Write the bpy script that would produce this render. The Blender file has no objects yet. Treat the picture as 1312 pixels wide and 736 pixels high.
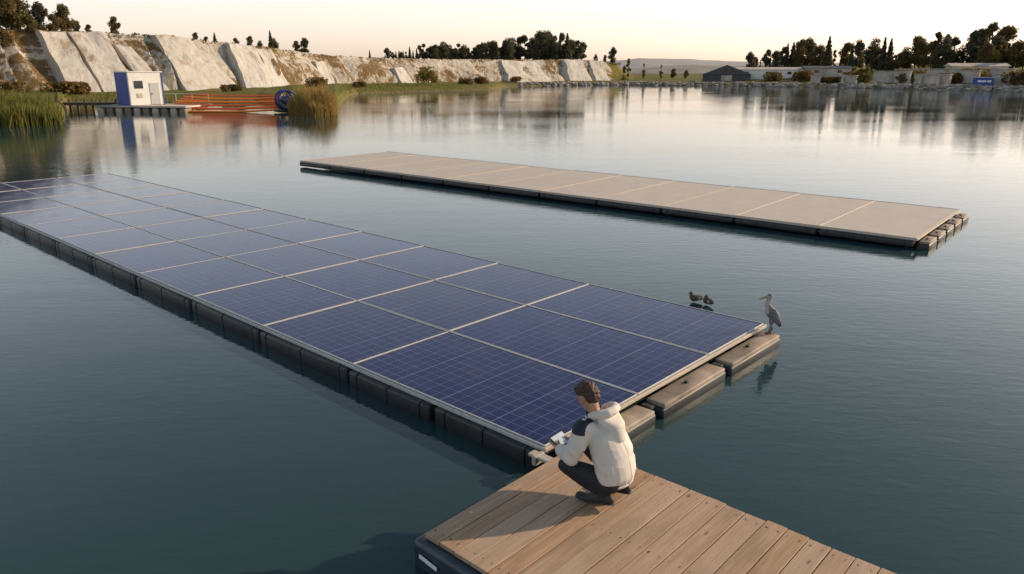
import bpy, bmesh, math, random
from mathutils import Vector, Matrix, noise
random.seed(7)
C = bpy.context.scene.collection
scene = bpy.context.scene
scene.view_settings.view_transform = 'Standard'
scene.view_settings.look = 'None'
scene.view_settings.exposure = 0

# ------------------------------------------------------------ helpers
def link(o, parent=None):
    C.objects.link(o)
    if parent is not None:
        o.parent = parent
    return o
def tag(o, label=None, category=None, group=None, kind=None):
    if label: o["label"] = label
    if category: o["category"] = category
    if group: o["group"] = group
    if kind: o["kind"] = kind
    return o
def mesh_obj(name, verts, faces, mats=(), parent=None, smooth=False):
    me = bpy.data.meshes.new(name)
    me.from_pydata([tuple(v) for v in verts], [], faces)
    me.update()
    for m in mats: me.materials.append(m)
    if smooth:
        me.polygons.foreach_set("use_smooth", [True]*len(me.polygons))
    o = bpy.data.objects.new(name, me)
    return link(o, parent)
def bm_obj(name, bm, mats=(), parent=None, smooth=False):
    me = bpy.data.meshes.new(name)
    bm.to_mesh(me); bm.free()
    for m in mats: me.materials.append(m)
    if smooth:
        me.polygons.foreach_set("use_smooth", [True]*len(me.polygons))
    o = bpy.data.objects.new(name, me)
    return link(o, parent)
def empty(name, loc=(0,0,0), rotz=0.0):
    o = bpy.data.objects.new(name, None)
    o.location = loc; o.rotation_euler = (0,0,rotz)
    o.empty_display_size = 0.2
    return link(o)
def add_box(bm, c, s, bevel=0.0, seg=2, mat=0, rot=None):
    r = bmesh.ops.create_cube(bm, size=1.0)
    vs = r['verts']
    for v in vs:
        v.co = Vector((v.co.x*s[0], v.co.y*s[1], v.co.z*s[2]))
    fs = set()
    for v in vs: fs.update(v.link_faces)
    if bevel > 0:
        es = set()
        for v in vs: es.update(v.link_edges)
        rr = bmesh.ops.bevel(bm, geom=list(es), offset=bevel, segments=seg, affect='EDGES', profile=0.5)
        fs = set(rr['faces']); vs = set(rr['verts'])
        for v in list(vs):
            fs.update(v.link_faces)
        for f in list(fs): vs.update(f.verts)
    for v in vs:
        p = v.co.copy()
        if rot is not None: p = rot @ p
        v.co = p + Vector(c)
    for f in fs: f.material_index = mat
    return vs
def tube_geo(pts, rad, n=8, closed_ends=True):
    verts=[]; faces=[]
    pts=[Vector(p) for p in pts]
    up = Vector((0,0,1))
    N=len(pts)
    for i,p in enumerate(pts):
        if i==0: d=pts[1]-pts[0]
        elif i==N-1: d=pts[-1]-pts[-2]
        else: d=pts[i+1]-pts[i-1]
        d.normalize()
        a = d.cross(up)
        if a.length<1e-3: a=d.cross(Vector((1,0,0)))
        a.normalize(); b=a.cross(d).normalized()
        r = rad[i] if isinstance(rad,(list,tuple)) else rad
        for k in range(n):
            t=2*math.pi*k/n
            verts.append(p+a*math.cos(t)*r+b*math.sin(t)*r)
    for i in range(N-1):
        for k in range(n):
            k2=(k+1)%n
            faces.append((i*n+k,i*n+k2,(i+1)*n+k2,(i+1)*n+k))
    if closed_ends:
        faces.append(tuple(range(n))[::-1])
        faces.append(tuple((N-1)*n+k for k in range(n)))
    return verts,faces
def merge_geo(lst):
    V=[];F=[]
    for v,f in lst:
        o=len(V); V+=list(v); F+=[tuple(i+o for i in ff) for ff in f]
    return V,F

# ------------------------------------------------------------ material helpers
class NT:
    def __init__(s, name):
        s.m = bpy.data.materials.new(name); s.m.use_nodes=True
        s.t = s.m.node_tree; s.t.nodes.clear()
        s.out = s.t.nodes.new('ShaderNodeOutputMaterial')
        s.b = s.t.nodes.new('ShaderNodeBsdfPrincipled')
        s.t.links.new(s.b.outputs[0], s.out.inputs[0])
        s.tc = s.t.nodes.new('ShaderNodeTexCoord')
    def n(s, typ, **kw):
        x = s.t.nodes.new(typ)
        for k,v in kw.items(): setattr(x,k,v)
        return x
    def l(s,a,b): s.t.links.new(a,b)
    def setv(s, sock, v):
        if hasattr(v,'is_output') : s.l(v, sock)
        elif isinstance(v,(tuple,list)) and len(v)==3 and sock.type=='RGBA': sock.default_value=(*v,1)
        else: sock.default_value=v
    def math(s, op, a, b=None, c=None, clamp=False):
        x=s.n('ShaderNodeMath', operation=op, use_clamp=clamp)
        s.setv(x.inputs[0],a)
        if b is not None: s.setv(x.inputs[1],b)
        if c is not None: s.setv(x.inputs[2],c)
        return x.outputs[0]
    def map(s, scale=(1,1,1), rot=(0,0,0), loc=(0,0,0), src=None):
        x=s.n('ShaderNodeMapping'); x.inputs['Scale'].default_value=scale
        x.inputs['Rotation'].default_value=rot; x.inputs['Location'].default_value=loc
        s.l(src or s.tc.outputs['Object'], x.inputs[0]); return x.outputs[0]
    def noise(s, vec, scale=5, detail=4, rough=0.55, dist=0.0):
        x=s.n('ShaderNodeTexNoise'); x.inputs['Scale'].default_value=scale
        x.inputs['Detail'].default_value=detail; x.inputs['Roughness'].default_value=rough
        x.inputs['Distortion'].default_value=dist
        s.l(vec,x.inputs['Vector']); return x.outputs['Fac']
    def ramp(s, fac, stops):
        x=s.n('ShaderNodeValToRGB'); s.l(fac,x.inputs[0])
        e=x.color_ramp.elements
        while len(e)<len(stops): e.new(0.5)
        for i,(p,c) in enumerate(stops):
            e[i].position=p; e[i].color=(c[0],c[1],c[2],1) if isinstance(c,(tuple,list)) else (c,c,c,1)
        return x.outputs[0]
    def mix(s, fac, a, b, blend='MIX'):
        x=s.n('ShaderNodeMix', data_type='RGBA', blend_type=blend)
        s.setv(x.inputs[0],fac); s.setv(x.inputs[6],a); s.setv(x.inputs[7],b)
        return x.outputs[2]
    def bump(s, h, strength=0.3, distance=0.02, normal=None):
        x=s.n('ShaderNodeBump'); x.inputs['Strength'].default_value=strength
        x.inputs['Distance'].default_value=distance
        s.l(h,x.inputs['Height'])
        if normal is not None: s.l(normal,x.inputs['Normal'])
        return x.outputs[0]
    def base(s,v): s.setv(s.b.inputs['Base Color'],v)
    def rough(s,v): s.setv(s.b.inputs['Roughness'],v)
    def norm(s,v): s.l(v,s.b.inputs['Normal'])

def simple_mat(name, col, rough=0.6, var=0.15, scale=4, bump=0.0, metal=0.0, bscale=None, bdist=0.01):
    t=NT(name)
    nz=t.noise(t.map(), scale, 5, 0.6)
    dark=tuple(c*(1-var) for c in col); light=tuple(min(1,c*(1+var)) for c in col)
    t.base(t.ramp(nz,[(0.3,dark),(0.7,light)]))
    t.rough(rough); t.b.inputs['Metallic'].default_value=metal
    if bump>0:
        t.norm(t.bump(t.noise(t.map(), bscale or scale*4, 4), bump, bdist))
    return t.m

# ------------------------------------------------------------ camera
H=3.71
cam_d=bpy.data.cameras.new('camera'); cam=bpy.data.objects.new('camera',cam_d); C.objects.link(cam)
cam.location=(0,0,H)
cam.rotation_euler=(math.radians(90-16.2),0,0)
cam_d.sensor_width=36; cam_d.lens=26.07; cam_d.clip_end=9000; cam_d.clip_start=0.05
scene.camera=cam

# ------------------------------------------------------------ light
SUN_AZ=72; SUN_EL=23
w=bpy.data.worlds.new("World"); scene.world=w; w.use_nodes=True
wt=w.node_tree; wt.nodes.clear()
sky=wt.nodes.new('ShaderNodeTexSky'); sky.sky_type='NISHITA'; sky.sun_disc=False
sky.sun_elevation=math.radians(SUN_EL); sky.sun_rotation=math.radians(SUN_AZ)
sky.air_density=1.0; sky.dust_density=2.5; sky.ozone_density=2.0; sky.altitude=100
hs=wt.nodes.new('ShaderNodeHueSaturation'); hs.inputs['Saturation'].default_value=0.66
gm=wt.nodes.new('ShaderNodeGamma'); gm.inputs['Gamma'].default_value=0.50     # hazy air evens the sky out
# low haze: the band of air near the horizon is brighter and creamier than the zenith
wtc=wt.nodes.new('ShaderNodeTexCoord'); wsp=wt.nodes.new('ShaderNodeSeparateXYZ')
wt.links.new(wtc.outputs['Generated'],wsp.inputs[0])
wr=wt.nodes.new('ShaderNodeValToRGB'); wt.links.new(wsp.outputs[2],wr.inputs[0])
e=wr.color_ramp.elements
e[0].position=0.0; e[0].color=(1.0,0.80,0.69,1)
e[1].position=0.10; e[1].color=(0.90,0.82,0.76,1)
for p,c in ((0.22,(0.76,0.75,0.735)),(0.42,(0.42,0.46,0.475)),(0.62,(0.23,0.27,0.295)),(1.0,(0.17,0.21,0.24))):
    x=e.new(p); x.color=(*c,1)
tint=wt.nodes.new('ShaderNodeMix'); tint.data_type='RGBA'; tint.blend_type='MULTIPLY'; tint.inputs[0].default_value=1.0
gain=wt.nodes.new('ShaderNodeVectorMath'); gain.operation='SCALE'; gain.inputs['Scale'].default_value=4.6
bg=wt.nodes.new('ShaderNodeBackground'); bg.inputs[1].default_value=0.15
wo=wt.nodes.new('ShaderNodeOutputWorld')
wt.links.new(sky.outputs[0],gm.inputs[0]); wt.links.new(gm.outputs[0],hs.inputs['Color']); wt.links.new(hs.outputs[0],tint.inputs[6]); wt.links.new(wr.outputs[0],tint.inputs[7])
wt.links.new(tint.outputs[2],gain.inputs[0]); wt.links.new(gain.outputs[0],bg.inputs[0]); wt.links.new(bg.outputs[0],wo.inputs[0])
sd=bpy.data.lights.new('sun','SUN'); sd.energy=5.0; sd.angle=math.radians(0.8); sd.color=(1.0,0.74,0.48)
so=bpy.data.objects.new('sun',sd); C.objects.link(so)
az=math.radians(SUN_AZ); el=math.radians(SUN_EL)
sv=Vector((math.sin(az)*math.cos(el), math.cos(az)*math.cos(el), math.sin(el)))
so.rotation_euler=(-sv).to_track_quat('-Z','Y').to_euler()
so.location=(30,10,20)

# ------------------------------------------------------------ materials
def make_water():
    t=NT('water_surface')
    g=t.noise(t.map((0.02,0.02,0.02)),1.0,3,0.5)
    t.base(t.ramp(g,[(0.35,(0.016,0.040,0.048)),(0.7,(0.030,0.064,0.071))]))
    t.b.inputs['IOR'].default_value=1.345
    t.rough(0.02)
    n1=t.noise(t.map((1.0,2.3,1.0),rot=(0,0,0.25)),3.4,3,0.55,0.4)
    n2=t.noise(t.map((0.3,0.8,0.3),rot=(0,0,-0.15)),1.2,2,0.5,0.3)
    patch=t.ramp(t.noise(t.map((0.04,0.08,0.04)),1.0,2,0.5),[(0.38,0.35),(0.62,1.0)])
    h=t.math('ADD',t.math('MULTIPLY',n1,t.math('MULTIPLY',patch,0.50)),t.math('MULTIPLY',n2,0.55))
    t.norm(t.bump(h,0.34,0.028))
    return t.m
M_water=make_water()

def panel_mat(name, sky_sheen=False):
    t=NT(name)
    sep=t.n('ShaderNodeSeparateXYZ'); t.l(t.tc.outputs['Object'],sep.inputs[0])
    def line(axis, cell, wid):
        f=t.math('FRACT', t.math('DIVIDE', sep.outputs[axis], cell))
        d=t.math('MINIMUM', f, t.math('SUBTRACT',1.0,f))
        return t.math('LESS_THAN', d, wid/cell*0.5)
    cell=0.156
    gl=t.math('MAXIMUM', line(0,cell,0.0054), line(1,cell,0.0054))
    bus=line(1,cell/3,0.0024)
    big=t.math('MAXIMUM', line(0,cell*5,0.009), line(1,cell*50,0.009))
    vor=t.n('ShaderNodeTexVoronoi'); vor.inputs['Scale'].default_value=55
    t.l(t.tc.outputs['Object'],vor.inputs['Vector'])
    sc=t.n('ShaderNodeSeparateColor'); t.l(vor.outputs['Color'],sc.inputs[0]); cry=sc.outputs[0]
    cx=t.math('FLOOR',t.math('DIVIDE',sep.outputs[0],cell)); cy=t.math('FLOOR',t.math('DIVIDE',sep.outputs[1],cell))
    cmb=t.n('ShaderNodeCombineXYZ'); t.l(cx,cmb.inputs[0]); t.l(cy,cmb.inputs[1])
    oi=t.n('ShaderNodeObjectInfo'); t.l(oi.outputs['Random'],cmb.inputs[2])
    wn=t.n('ShaderNodeTexWhiteNoise'); t.l(cmb.outputs[0],wn.inputs['Vector'])
    tone=t.math('ADD',t.math('MULTIPLY',cry,0.35),t.math('MULTIPLY',wn.outputs['Value'],0.4))
    if sky_sheen:
        c=t.mix(tone,(0.42,0.345,0.275),(0.47,0.39,0.315))  # tan base colour imitates sky reflected at a grazing angle
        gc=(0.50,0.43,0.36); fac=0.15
    else:
        c=t.mix(tone,(0.004,0.009,0.070),(0.010,0.022,0.128))
        c=t.mix(t.math('MULTIPLY',oi.outputs['Random'],0.45),c,(0.007,0.011,0.064))
        gc=(0.17,0.20,0.34); fac=0.7
    c=t.mix(t.math('MULTIPLY',bus,0.35*fac),c,gc)
    c=t.mix(t.math('MULTIPLY',gl,fac),c,gc)
    c=t.mix(t.math('MULTIPLY',big,0.1 if sky_sheen else 0.5),c,tuple(min(1,x*1.4) for x in gc))
    dn=t.noise(t.map(src=t.tc.outputs['Object']),1.7,5,0.65)
    dust=t.ramp(dn,[(0.45,0.0),(0.85,0.09)])
    c=t.mix(dust,c,(0.25,0.22,0.19))
    t.base(c)
    t.rough(t.ramp(dn,[(0.3,0.38 if sky_sheen else 0.07),(0.8,0.5 if sky_sheen else 0.16)]))
    t.b.inputs['IOR'].default_value=1.40 if sky_sheen else 1.25
    wv=t.noise(t.map((0.8,0.8,0.8)),1.2,1,0.5)
    t.norm(t.bump(wv,0.12,0.012))
    return t.m
M_panel=panel_mat('blue_photovoltaic_glass'); M_sheen=panel_mat('sky_sheen_photovoltaic_glass',True)
M_alu=simple_mat('aluminium_frame',(0.44,0.44,0.44),0.5,0.15,12,metal=0.1)
M_alu_d=simple_mat('tan_aluminium',(0.46,0.40,0.335),0.5,0.12,12,metal=0.1)  # tan matches the painted sky sheen of the far panels
M_float=simple_mat('black_float_plastic',(0.014,0.018,0.023),0.5,0.5,3,0.25,bscale=12,bdist=0.005)
M_float_t=simple_mat('tan_float_plastic',(0.23,0.185,0.145),0.65,0.45,4,0.3,bscale=18,bdist=0.005)  # tan tone for end float caps and every other platform pontoon
M_blue_fl=simple_mat('dark_blue_float_plastic',(0.022,0.040,0.060),0.42,0.35,3,0.2,bscale=14,bdist=0.004)
M_white=simple_mat('white_painted_metal',(0.70,0.69,0.67),0.5,0.10,1.5)
M_bluep=simple_mat('blue_painted_metal',(0.02,0.06,0.30),0.45,0.15,1.5)
M_orange=simple_mat('orange_plastic',(0.95,0.25,0.03),0.5,0.10,1.0)
M_orange2=simple_mat('deep_orange_plastic',(0.75,0.13,0.015),0.5,0.10,1.0)
M_dark=simple_mat('dark_rubber',(0.018,0.018,0.02),0.6,0.3,8)
M_glass=simple_mat('dark_window_glass',(0.03,0.04,0.05),0.1,0.2,2)
PW=0.172
def wood_mat():
    t=NT('weathered_decking_wood')
    sep=t.n('ShaderNodeSeparateXYZ'); t.l(t.tc.outputs['Object'],sep.inputs[0])
    idx=t.math('FLOOR',t.math('DIVIDE',t.math('SUBTRACT',sep.outputs[0],0.23),PW))
    wn=t.n('ShaderNodeTexWhiteNoise',noise_dimensions='1D'); t.l(idx,wn.inputs['W'])
    off=t.n('ShaderNodeCombineXYZ'); t.l(t.math('MULTIPLY',idx,3.7),off.inputs[1]); t.l(t.math('MULTIPLY',idx,1.3),off.inputs[2])
    add=t.n('ShaderNodeVectorMath',operation='ADD'); t.l(t.tc.outputs['Object'],add.inputs[0]); t.l(off.outputs[0],add.inputs[1])
    grain=t.noise(t.map((22,0.9,22),src=add.outputs[0]),1.6,7,0.65,0.6)
    fine=t.noise(t.map((90,3,90),src=add.outputs[0]),1.0,3,0.6)
    blot=t.noise(t.map((2.2,1.1,2),src=add.outputs[0]),1.0,4,0.6)
    knot=t.n('ShaderNodeTexVoronoi'); knot.inputs['Scale'].default_value=1.0; knot.inputs['Randomness'].default_value=1.0
    t.l(t.map((7,2.2,7),src=add.outputs[0]),knot.inputs['Vector'])
    c=t.ramp(grain,[(0.25,(0.22,0.125,0.068)),(0.5,(0.40,0.25,0.150)),(0.75,(0.53,0.37,0.245))])
    c=t.mix(t.math('MULTIPLY',fine,0.40),c,(0.17,0.105,0.06))
    c=t.mix(t.math('MULTIPLY',wn.outputs['Value'],0.45),c,(0.44,0.36,0.29))
    c=t.mix(t.ramp(blot,[(0.48,0.0),(0.72,0.55)]),c,(0.18,0.115,0.075))
    c=t.mix(t.ramp(knot.outputs['Distance'],[(0.05,0.75),(0.11,0.0)]),c,(0.08,0.045,0.025))
    t.base(c); t.rough(t.ramp(grain,[(0.3,0.8),(0.7,0.6)]))
    t.norm(t.bump(t.math('ADD',grain,t.math('MULTIPLY',fine,0.5)),0.5,0.006))
    return t.m
M_wood=wood_mat()
M_pier=simple_mat('dark_pier_timber',(0.10,0.075,0.055),0.8,0.35,3,0.3)

def ground_mat():
    t=NT('grassy_ground')
    a=t.noise(t.map((0.15,0.15,0.15)),1.0,6,0.65)
    b=t.noise(t.map((1.6,1.6,1.6)),1.0,5,0.7)
    c=t.ramp(a,[(0.32,(0.10,0.12,0.026)),(0.5,(0.15,0.14,0.035)),(0.66,(0.24,0.17,0.07))])
    c=t.mix(t.math('MULTIPLY',b,0.5),c,(0.06,0.075,0.018))
    geo=t.n('ShaderNodeNewGeometry'); sp=t.n('ShaderNodeSeparateXYZ'); t.l(geo.outputs['Position'],sp.inputs[0])
    mud=t.ramp(t.math('ADD',sp.outputs[2],t.math('MULTIPLY',b,0.3)),[(0.2,1.0),(0.45,0.0)])
    c=t.mix(mud,c,(0.16,0.13,0.095))
    t.base(c); t.rough(0.95); t.b.inputs['Specular IOR Level'].default_value=0.1
    t.norm(t.bump(b,0.8,0.25)); return t.m
M_ground=ground_mat()
def cliff_mat():
    t=NT('chalk_quarry_face')
    a=t.noise(t.map((0.09,0.09,0.16)),1.0,6,0.7,0.9)
    s=t.noise(t.map((1.0,1.0,0.16)),1.0,6,0.7,0.6)
    f=t.noise(t.map((1.6,1.6,0.8)),1.0,6,0.75)
    c=t.ramp(s,[(0.25,(0.24,0.21,0.18)),(0.42,(0.39,0.36,0.315)),(0.62,(0.54,0.51,0.46))])
    c=t.mix(t.ramp(f,[(0.42,0.0),(0.66,0.45)]),c,(0.27,0.21,0.15))
    soil=t.ramp(f,[(0.3,(0.08,0.055,0.025)),(0.7,(0.20,0.13,0.06))])
    c=t.mix(t.ramp(t.math('ADD',a,t.math('MULTIPLY',t.math('SUBTRACT',f,0.5),0.4)),[(0.47,0.0),(0.55,1.0)]),c,soil)
    geo=t.n('ShaderNodeNewGeometry'); sp=t.n('ShaderNodeSeparateXYZ'); t.l(geo.outputs['Normal'],sp.inputs[0])
    flat=t.ramp(t.math('ADD',sp.outputs[2],t.math('MULTIPLY',t.math('SUBTRACT',f,0.5),0.5)),[(0.82,0.0),(0.95,1.0)])
    c=t.mix(flat,c,(0.11,0.09,0.035))
    t.base(c); t.rough(0.95); t.b.inputs['Specular IOR Level'].default_value=0.15
    t.norm(t.bump(t.math('ADD',s,f),0.7,0.25)); return t.m
M_cliff=cliff_mat()
def slab_mat():
    t=NT('pale_chalk_slab')
    s=t.noise(t.map((1.1,1.1,0.12)),1.0,7,0.72,0.5)
    f=t.noise(t.map((0.30,0.30,0.22)),1.0,7,0.78,0.4)
    oi=t.n('ShaderNodeObjectInfo')
    c=t.ramp(s,[(0.25,(0.31,0.29,0.265)),(0.45,(0.46,0.44,0.41)),(0.65,(0.57,0.55,0.515))])
    c=t.mix(t.ramp(f,[(0.55,0.0),(0.64,0.8)]),c,(0.22,0.155,0.085))
    c=t.mix(t.ramp(f,[(0.32,0.45),(0.42,0.0)]),c,(0.22,0.21,0.20))
    c=t.mix(t.math('MULTIPLY',oi.outputs['Random'],0.25),c,(0.32,0.28,0.23))
    t.base(c); t.rough(0.95); t.norm(t.bump(t.math('ADD',s,f),0.5,0.18)); return t.m
M_slab=slab_mat()
M_conc=simple_mat('weathered_concrete',(0.42,0.375,0.325),0.9,0.4,0.35,0.4,bscale=3,bdist=0.1)
M_rock=simple_mat('grey_riprap_rock',(0.22,0.20,0.18),0.95,0.5,0.8,0.6,bscale=4,bdist=0.1)
M_roof=simple_mat('dark_roof_sheet',(0.055,0.055,0.06),0.6,0.3,1)
M_hill=simple_mat('hazy_hill_grass',(0.32,0.305,0.305),1.0,0.12,0.02)  # distance haze is mixed into both hill colours
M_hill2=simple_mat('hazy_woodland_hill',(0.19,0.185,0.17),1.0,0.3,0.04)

def leaf_mat(name, a, b, c3):
    t=NT(name)
    geo=t.n('ShaderNodeNewGeometry'); oi=t.n('ShaderNodeObjectInfo')
    col=t.ramp(geo.outputs['Random Per Island'],[(0.0,a),(0.55,b),(1.0,c3)])
    col=t.mix(t.math('MULTIPLY',oi.outputs['Random'],0.35),col,b)
    t.base(col); t.rough(0.8); t.b.inputs['Specular IOR Level'].default_value=0.2
    tr=t.n('ShaderNodeBsdfTranslucent'); t.l(col,tr.inputs[0])
    mx=t.n('ShaderNodeMixShader'); mx.inputs[0].default_value=0.42
    t.l(t.b.outputs[0],mx.inputs[1]); t.l(tr.outputs[0],mx.inputs[2]); t.l(mx.outputs[0],t.out.inputs[0])
    return t.m
M_conif=leaf_mat('conifer_needles',(0.075,0.080,0.054),(0.110,0.108,0.066),(0.17,0.145,0.078))
M_decid=leaf_mat('autumn_broad_leaves',(0.095,0.085,0.038),(0.150,0.120,0.050),(0.24,0.17,0.065))
M_yell=leaf_mat('yellow_green_leaves',(0.12,0.12,0.03),(0.21,0.18,0.045),(0.31,0.24,0.07))
M_reedg=leaf_mat('green_reed_blades',(0.08,0.10,0.02),(0.16,0.17,0.04),(0.28,0.24,0.08))
M_reedy=leaf_mat('golden_reed_blades',(0.16,0.12,0.03),(0.33,0.23,0.07),(0.50,0.35,0.13))
M_bushb=leaf_mat('brown_shrub_leaves',(0.08,0.055,0.02),(0.15,0.10,0.035),(0.24,0.155,0.055))
M_bark=simple_mat('tree_bark',(0.09,0.07,0.05),0.9,0.3,3)

# ------------------------------------------------------------ water, ground
wat=mesh_obj('water',[(-1500,-300,0),(1500,-300,0),(1500,2500,0),(-1500,2500,0)],[(0,1,2,3)],[M_water])
tag(wat,kind='structure')

def interp(tab,x):
    if x<=tab[0][0]: return tab[0][1]
    for (a,va),(b,vb) in zip(tab,tab[1:]):
        if x<=b: return va+(vb-va)*(x-a)/(b-a)
    return tab[-1][1]
# bearing value m : x = m/983*y
SHORE=[(-1500,29),(-960,44),(-656,53.5),(-584,56),(-577,72),(-570,86),(-456,95),(-326,99),(-300,86),(-288,71),(-256,66.5),(-228,68),(-222,84),(-214,110),(-200,130),(-116,146),(-24,163),(-14,190),(44,206),(129,218),(244,210),(394,188),(544,162),(656,145),(844,131),(1244,106),(2600,60)]
CLIFF=[(-1500,78),(-800,88),(-656,98),(-436,115),(-306,132),(-226,154),(-6,209),(140,246)]
CTOP =[(-1500,10.8),(-800,9.9),(-656,9.1),(-436,8.9),(-306,7.6),(-226,6.6),(-120,6.4),(-6,6.7),(100,7.0),(140,6.0)]
RTER=[(0,0),(1.5,0.4),(5,0.8),(14,1.2),(24,1.8),(34,3.4),(60,4.4),(150,6),(600,9),(3500,10)]
MTER=[(0,0),(1.5,0.4),(8,0.9),(40,1.3),(300,2.0),(3500,3)]
def XY(m,y): return (m/983*y, y)
def ground_z(m,y):
    ys=interp(SHORE,m); dr=y-ys
    if dr<0: return max(-1.0,dr*0.35)
    mid=interp(MTER,dr)
    wr=min(1,max(0,(m-250)/60)); z=mid*(1-wr)+interp(RTER,dr)*wr
    if m<150:
        yc=interp(CLIFF,m); top=interp(CTOP,m)
        q=min(1,max(0,(y-yc-1.5)/6.0))
        fade=min(1,max(0,(150-m)/18))
        ext=min(2.0,max(0,(y-yc-8)*0.012))
        z=z*(1-fade*q)+ (top-0.35+ext)*fade*q
    return z
cols=[]
m=-1500
while m<2600:
    cols.append(m); m+= 3 if -660<m<-180 else (8 if -900<m<1300 else 40)
rows_dr=[-3,-1.2,0,0.8,2,4,7,11,16]
V=[];F=[]
R=9+14+9
for m in cols:
    ys=interp(SHORE,m)
    yc=interp(CLIFF,m) if m<150 else ys+20
    yc=max(yc,ys+17.5)
    yl=[ys+d for d in rows_dr]+[yc+d for d in (-0.5,1.5,2.5,3.5,4.5,5.5,6.5,7.5,9,12,18,26,36,50)]+[yc+d for d in (80,120,200,300,450,700,1100,2000,3600)]
    for y in yl:
        x,_=XY(m,y)
        z=ground_z(m,y)
        if y-ys>0.5: z+=0.25*noise.noise(Vector((x*0.25,y*0.25,0)))*min(1,(y-ys)/4)
        V.append((x,y,z))
for i in range(len(cols)-1):
    for j in range(R-1):
        a=i*R+j; F.append((a,a+R,a+R+1,a+1))
g=mesh_obj('ground',V,F,[M_ground],smooth=True); tag(g,kind='structure')

# cliff face
V=[];F=[]
NQ=26
cm=[]; m=-1200.0
while m<=140: cm.append(m); m+= 2.6
for m in cm:
    yc=interp(CLIFF,m); top=interp(CTOP,m)+0.3*noise.noise(Vector((m*0.02,1,1)))
    for j in range(NQ):
        q=j/(NQ-1)
        fade=min(1,(140-m)/22)
        y=yc+ q*6.0
        x,_=XY(m,y)
        pv=Vector((x*0.12,y*0.12,q*0.5))
        d=1.1*noise.noise(pv)+0.4*noise.noise(pv*3.1)+0.18*noise.noise(pv*8)
        # angular planes: the face steps in and out along its length like sloping buttresses
        ph=(m*0.021+q*0.9+2.4*noise.noise(Vector((m*0.011,4,0))))%1.0
        d+= 1.5*(ph/0.72 if ph<0.72 else (1-ph)/0.28)-0.7
        d*=math.sin(math.pi*min(1,q*0.8+0.2))**0.6 if q<0.97 else 0.3
        z=0.7+(top-0.5)*fade*(q**0.85)+0.12*noise.noise(Vector((x*0.3,y*0.3,7)))*q
        V.append((x+0.83*d,y-0.55*d,z))
    y=yc+14; x,_=XY(m,y); V.append((x,y,ground_z(m,y)-0.6))
RC=NQ+1
for i in range(len(cm)-1):
    for j in range(RC-1):
        a=i*RC+j; F.append((a,a+RC,a+RC+1,a+1))
cl=mesh_obj('cliff',V,F,[M_cliff]); tag(cl,kind='structure')

# chalk slabs leaning on the cliff : bearings of the top edge and the bottom edge, height fraction of the wall
def slab(mt0,mt1,mb0,mb1,hf=1.0,th=2.6,label='pale grey chalk slab leaning against the brown quarry wall'):
    V=[];F=[]
    NU,NVv=10,16
    sd_=random.uniform(0,50)
    def P(u,v,back):
        ew=0.06*noise.noise(Vector((v*4,sd_,0)))*(1 if u>.5 else -1)*abs(2*u-1)
        uu=u+ew
        mr=(mb0+(mb1-mb0)*uu)*(1-v)+(mt0+(mt1-mt0)*uu)*v
        y=(interp(CLIFF,mb0+(mb1-mb0)*uu)-2.6)*(1-v)+(interp(CLIFF,mt0+(mt1-mt0)*uu)+4.4*hf)*v
        x,_=XY(mr,y)
        z=0.3+(interp(CTOP,mr)*hf+0.15+0.35*noise.noise(Vector((u*2.2,sd_,4)))-0.3)*v
        p=Vector((x,y,z))
        if back: p+=Vector((-0.83,0.55,0))*th
        else:
            d=0.45*noise.noise(Vector((x*0.30,y*0.30,z*0.35+sd_)))+0.12*noise.noise(Vector((x*1.2,y*1.2,z*1.2)))
            p+=Vector((0.83,-0.55,0))*d
        return p
    for back in (0,1):
        for j in range(NVv+1):
            for i in range(NU+1):
                V.append(P(i/NU,j/NVv,back))
    W=NU+1; S=W*(NVv+1)
    for j in range(NVv):
        for i in range(NU):
            a=j*W+i
            F.append((a,a+1,a+W+1,a+W)); F.append((S+a+W,S+a+W+1,S+a+1,S+a))
    for j in range(NVv):
        a=j*W; F.append((a+W,S+a+W,S+a,a))
        a=j*W+NU; F.append((a,S+a,S+a+W,a+W))
    for i in range(NU):
        a=NVv*W+i; F.append((a,a+1,S+a+1,S+a)) 
        a=i; F.append((a,S+a,S+a+1,a+1))
    o=mesh_obj('chalk_slab',V,F,[M_slab]); 
    tag(o,label,'rock slab',group='pale chalk slabs along the quarry wall')
for s in [(-760,-716,-700,-652,.8),(-594,-560,-560,-524,1.0),(-556,-512,-520,-474,1.0),(-500,-480,-464,-434,.8),(-448,-406,-414,-354,1.0),(-402,-386,-368,-344,.8),(-358,-326,-336,-298,1.0),(-322,-304,-302,-281,.97),
          (-250,-238,-240,-222,.8),(-150,-138,-140,-122,.7),(-14,30,0,54,.95),(66,88,76,104,1.0),(98,116,108,126,1.0)]:
    slab(*s)

# far hills
def hill(y0,prof,mat,depth):
    V=[];F=[]
    m=prof[0][0]; ml=[]
    while m<=prof[-1][0]: ml.append(m); m+=6
    for m in ml:
        h=interp(prof,m)
        for k,(q,dy) in enumerate([(0,0),(0.5,0.25),(0.85,0.6),(1,1),(0.9,1.5)]):
            y=y0+dy*depth; x,_=XY(m,y)
            V.append((x,y,1+h*q*(1+0.12*noise.noise(Vector((m*0.03,q,0)))) ))
    for i in range(len(ml)-1):
        for j in range(4):
            a=i*5+j; F.append((a,a+5,a+6,a+1))
    o=mesh_obj('hill',V,F,[mat],smooth=True); tag(o,kind='structure')
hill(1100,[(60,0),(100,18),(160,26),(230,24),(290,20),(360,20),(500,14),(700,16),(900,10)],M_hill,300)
hill(620,[(100,0),(135,4),(180,7.5),(230,9.5),(280,8),(330,10),(420,9),(600,9)],M_hill2,160)

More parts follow.
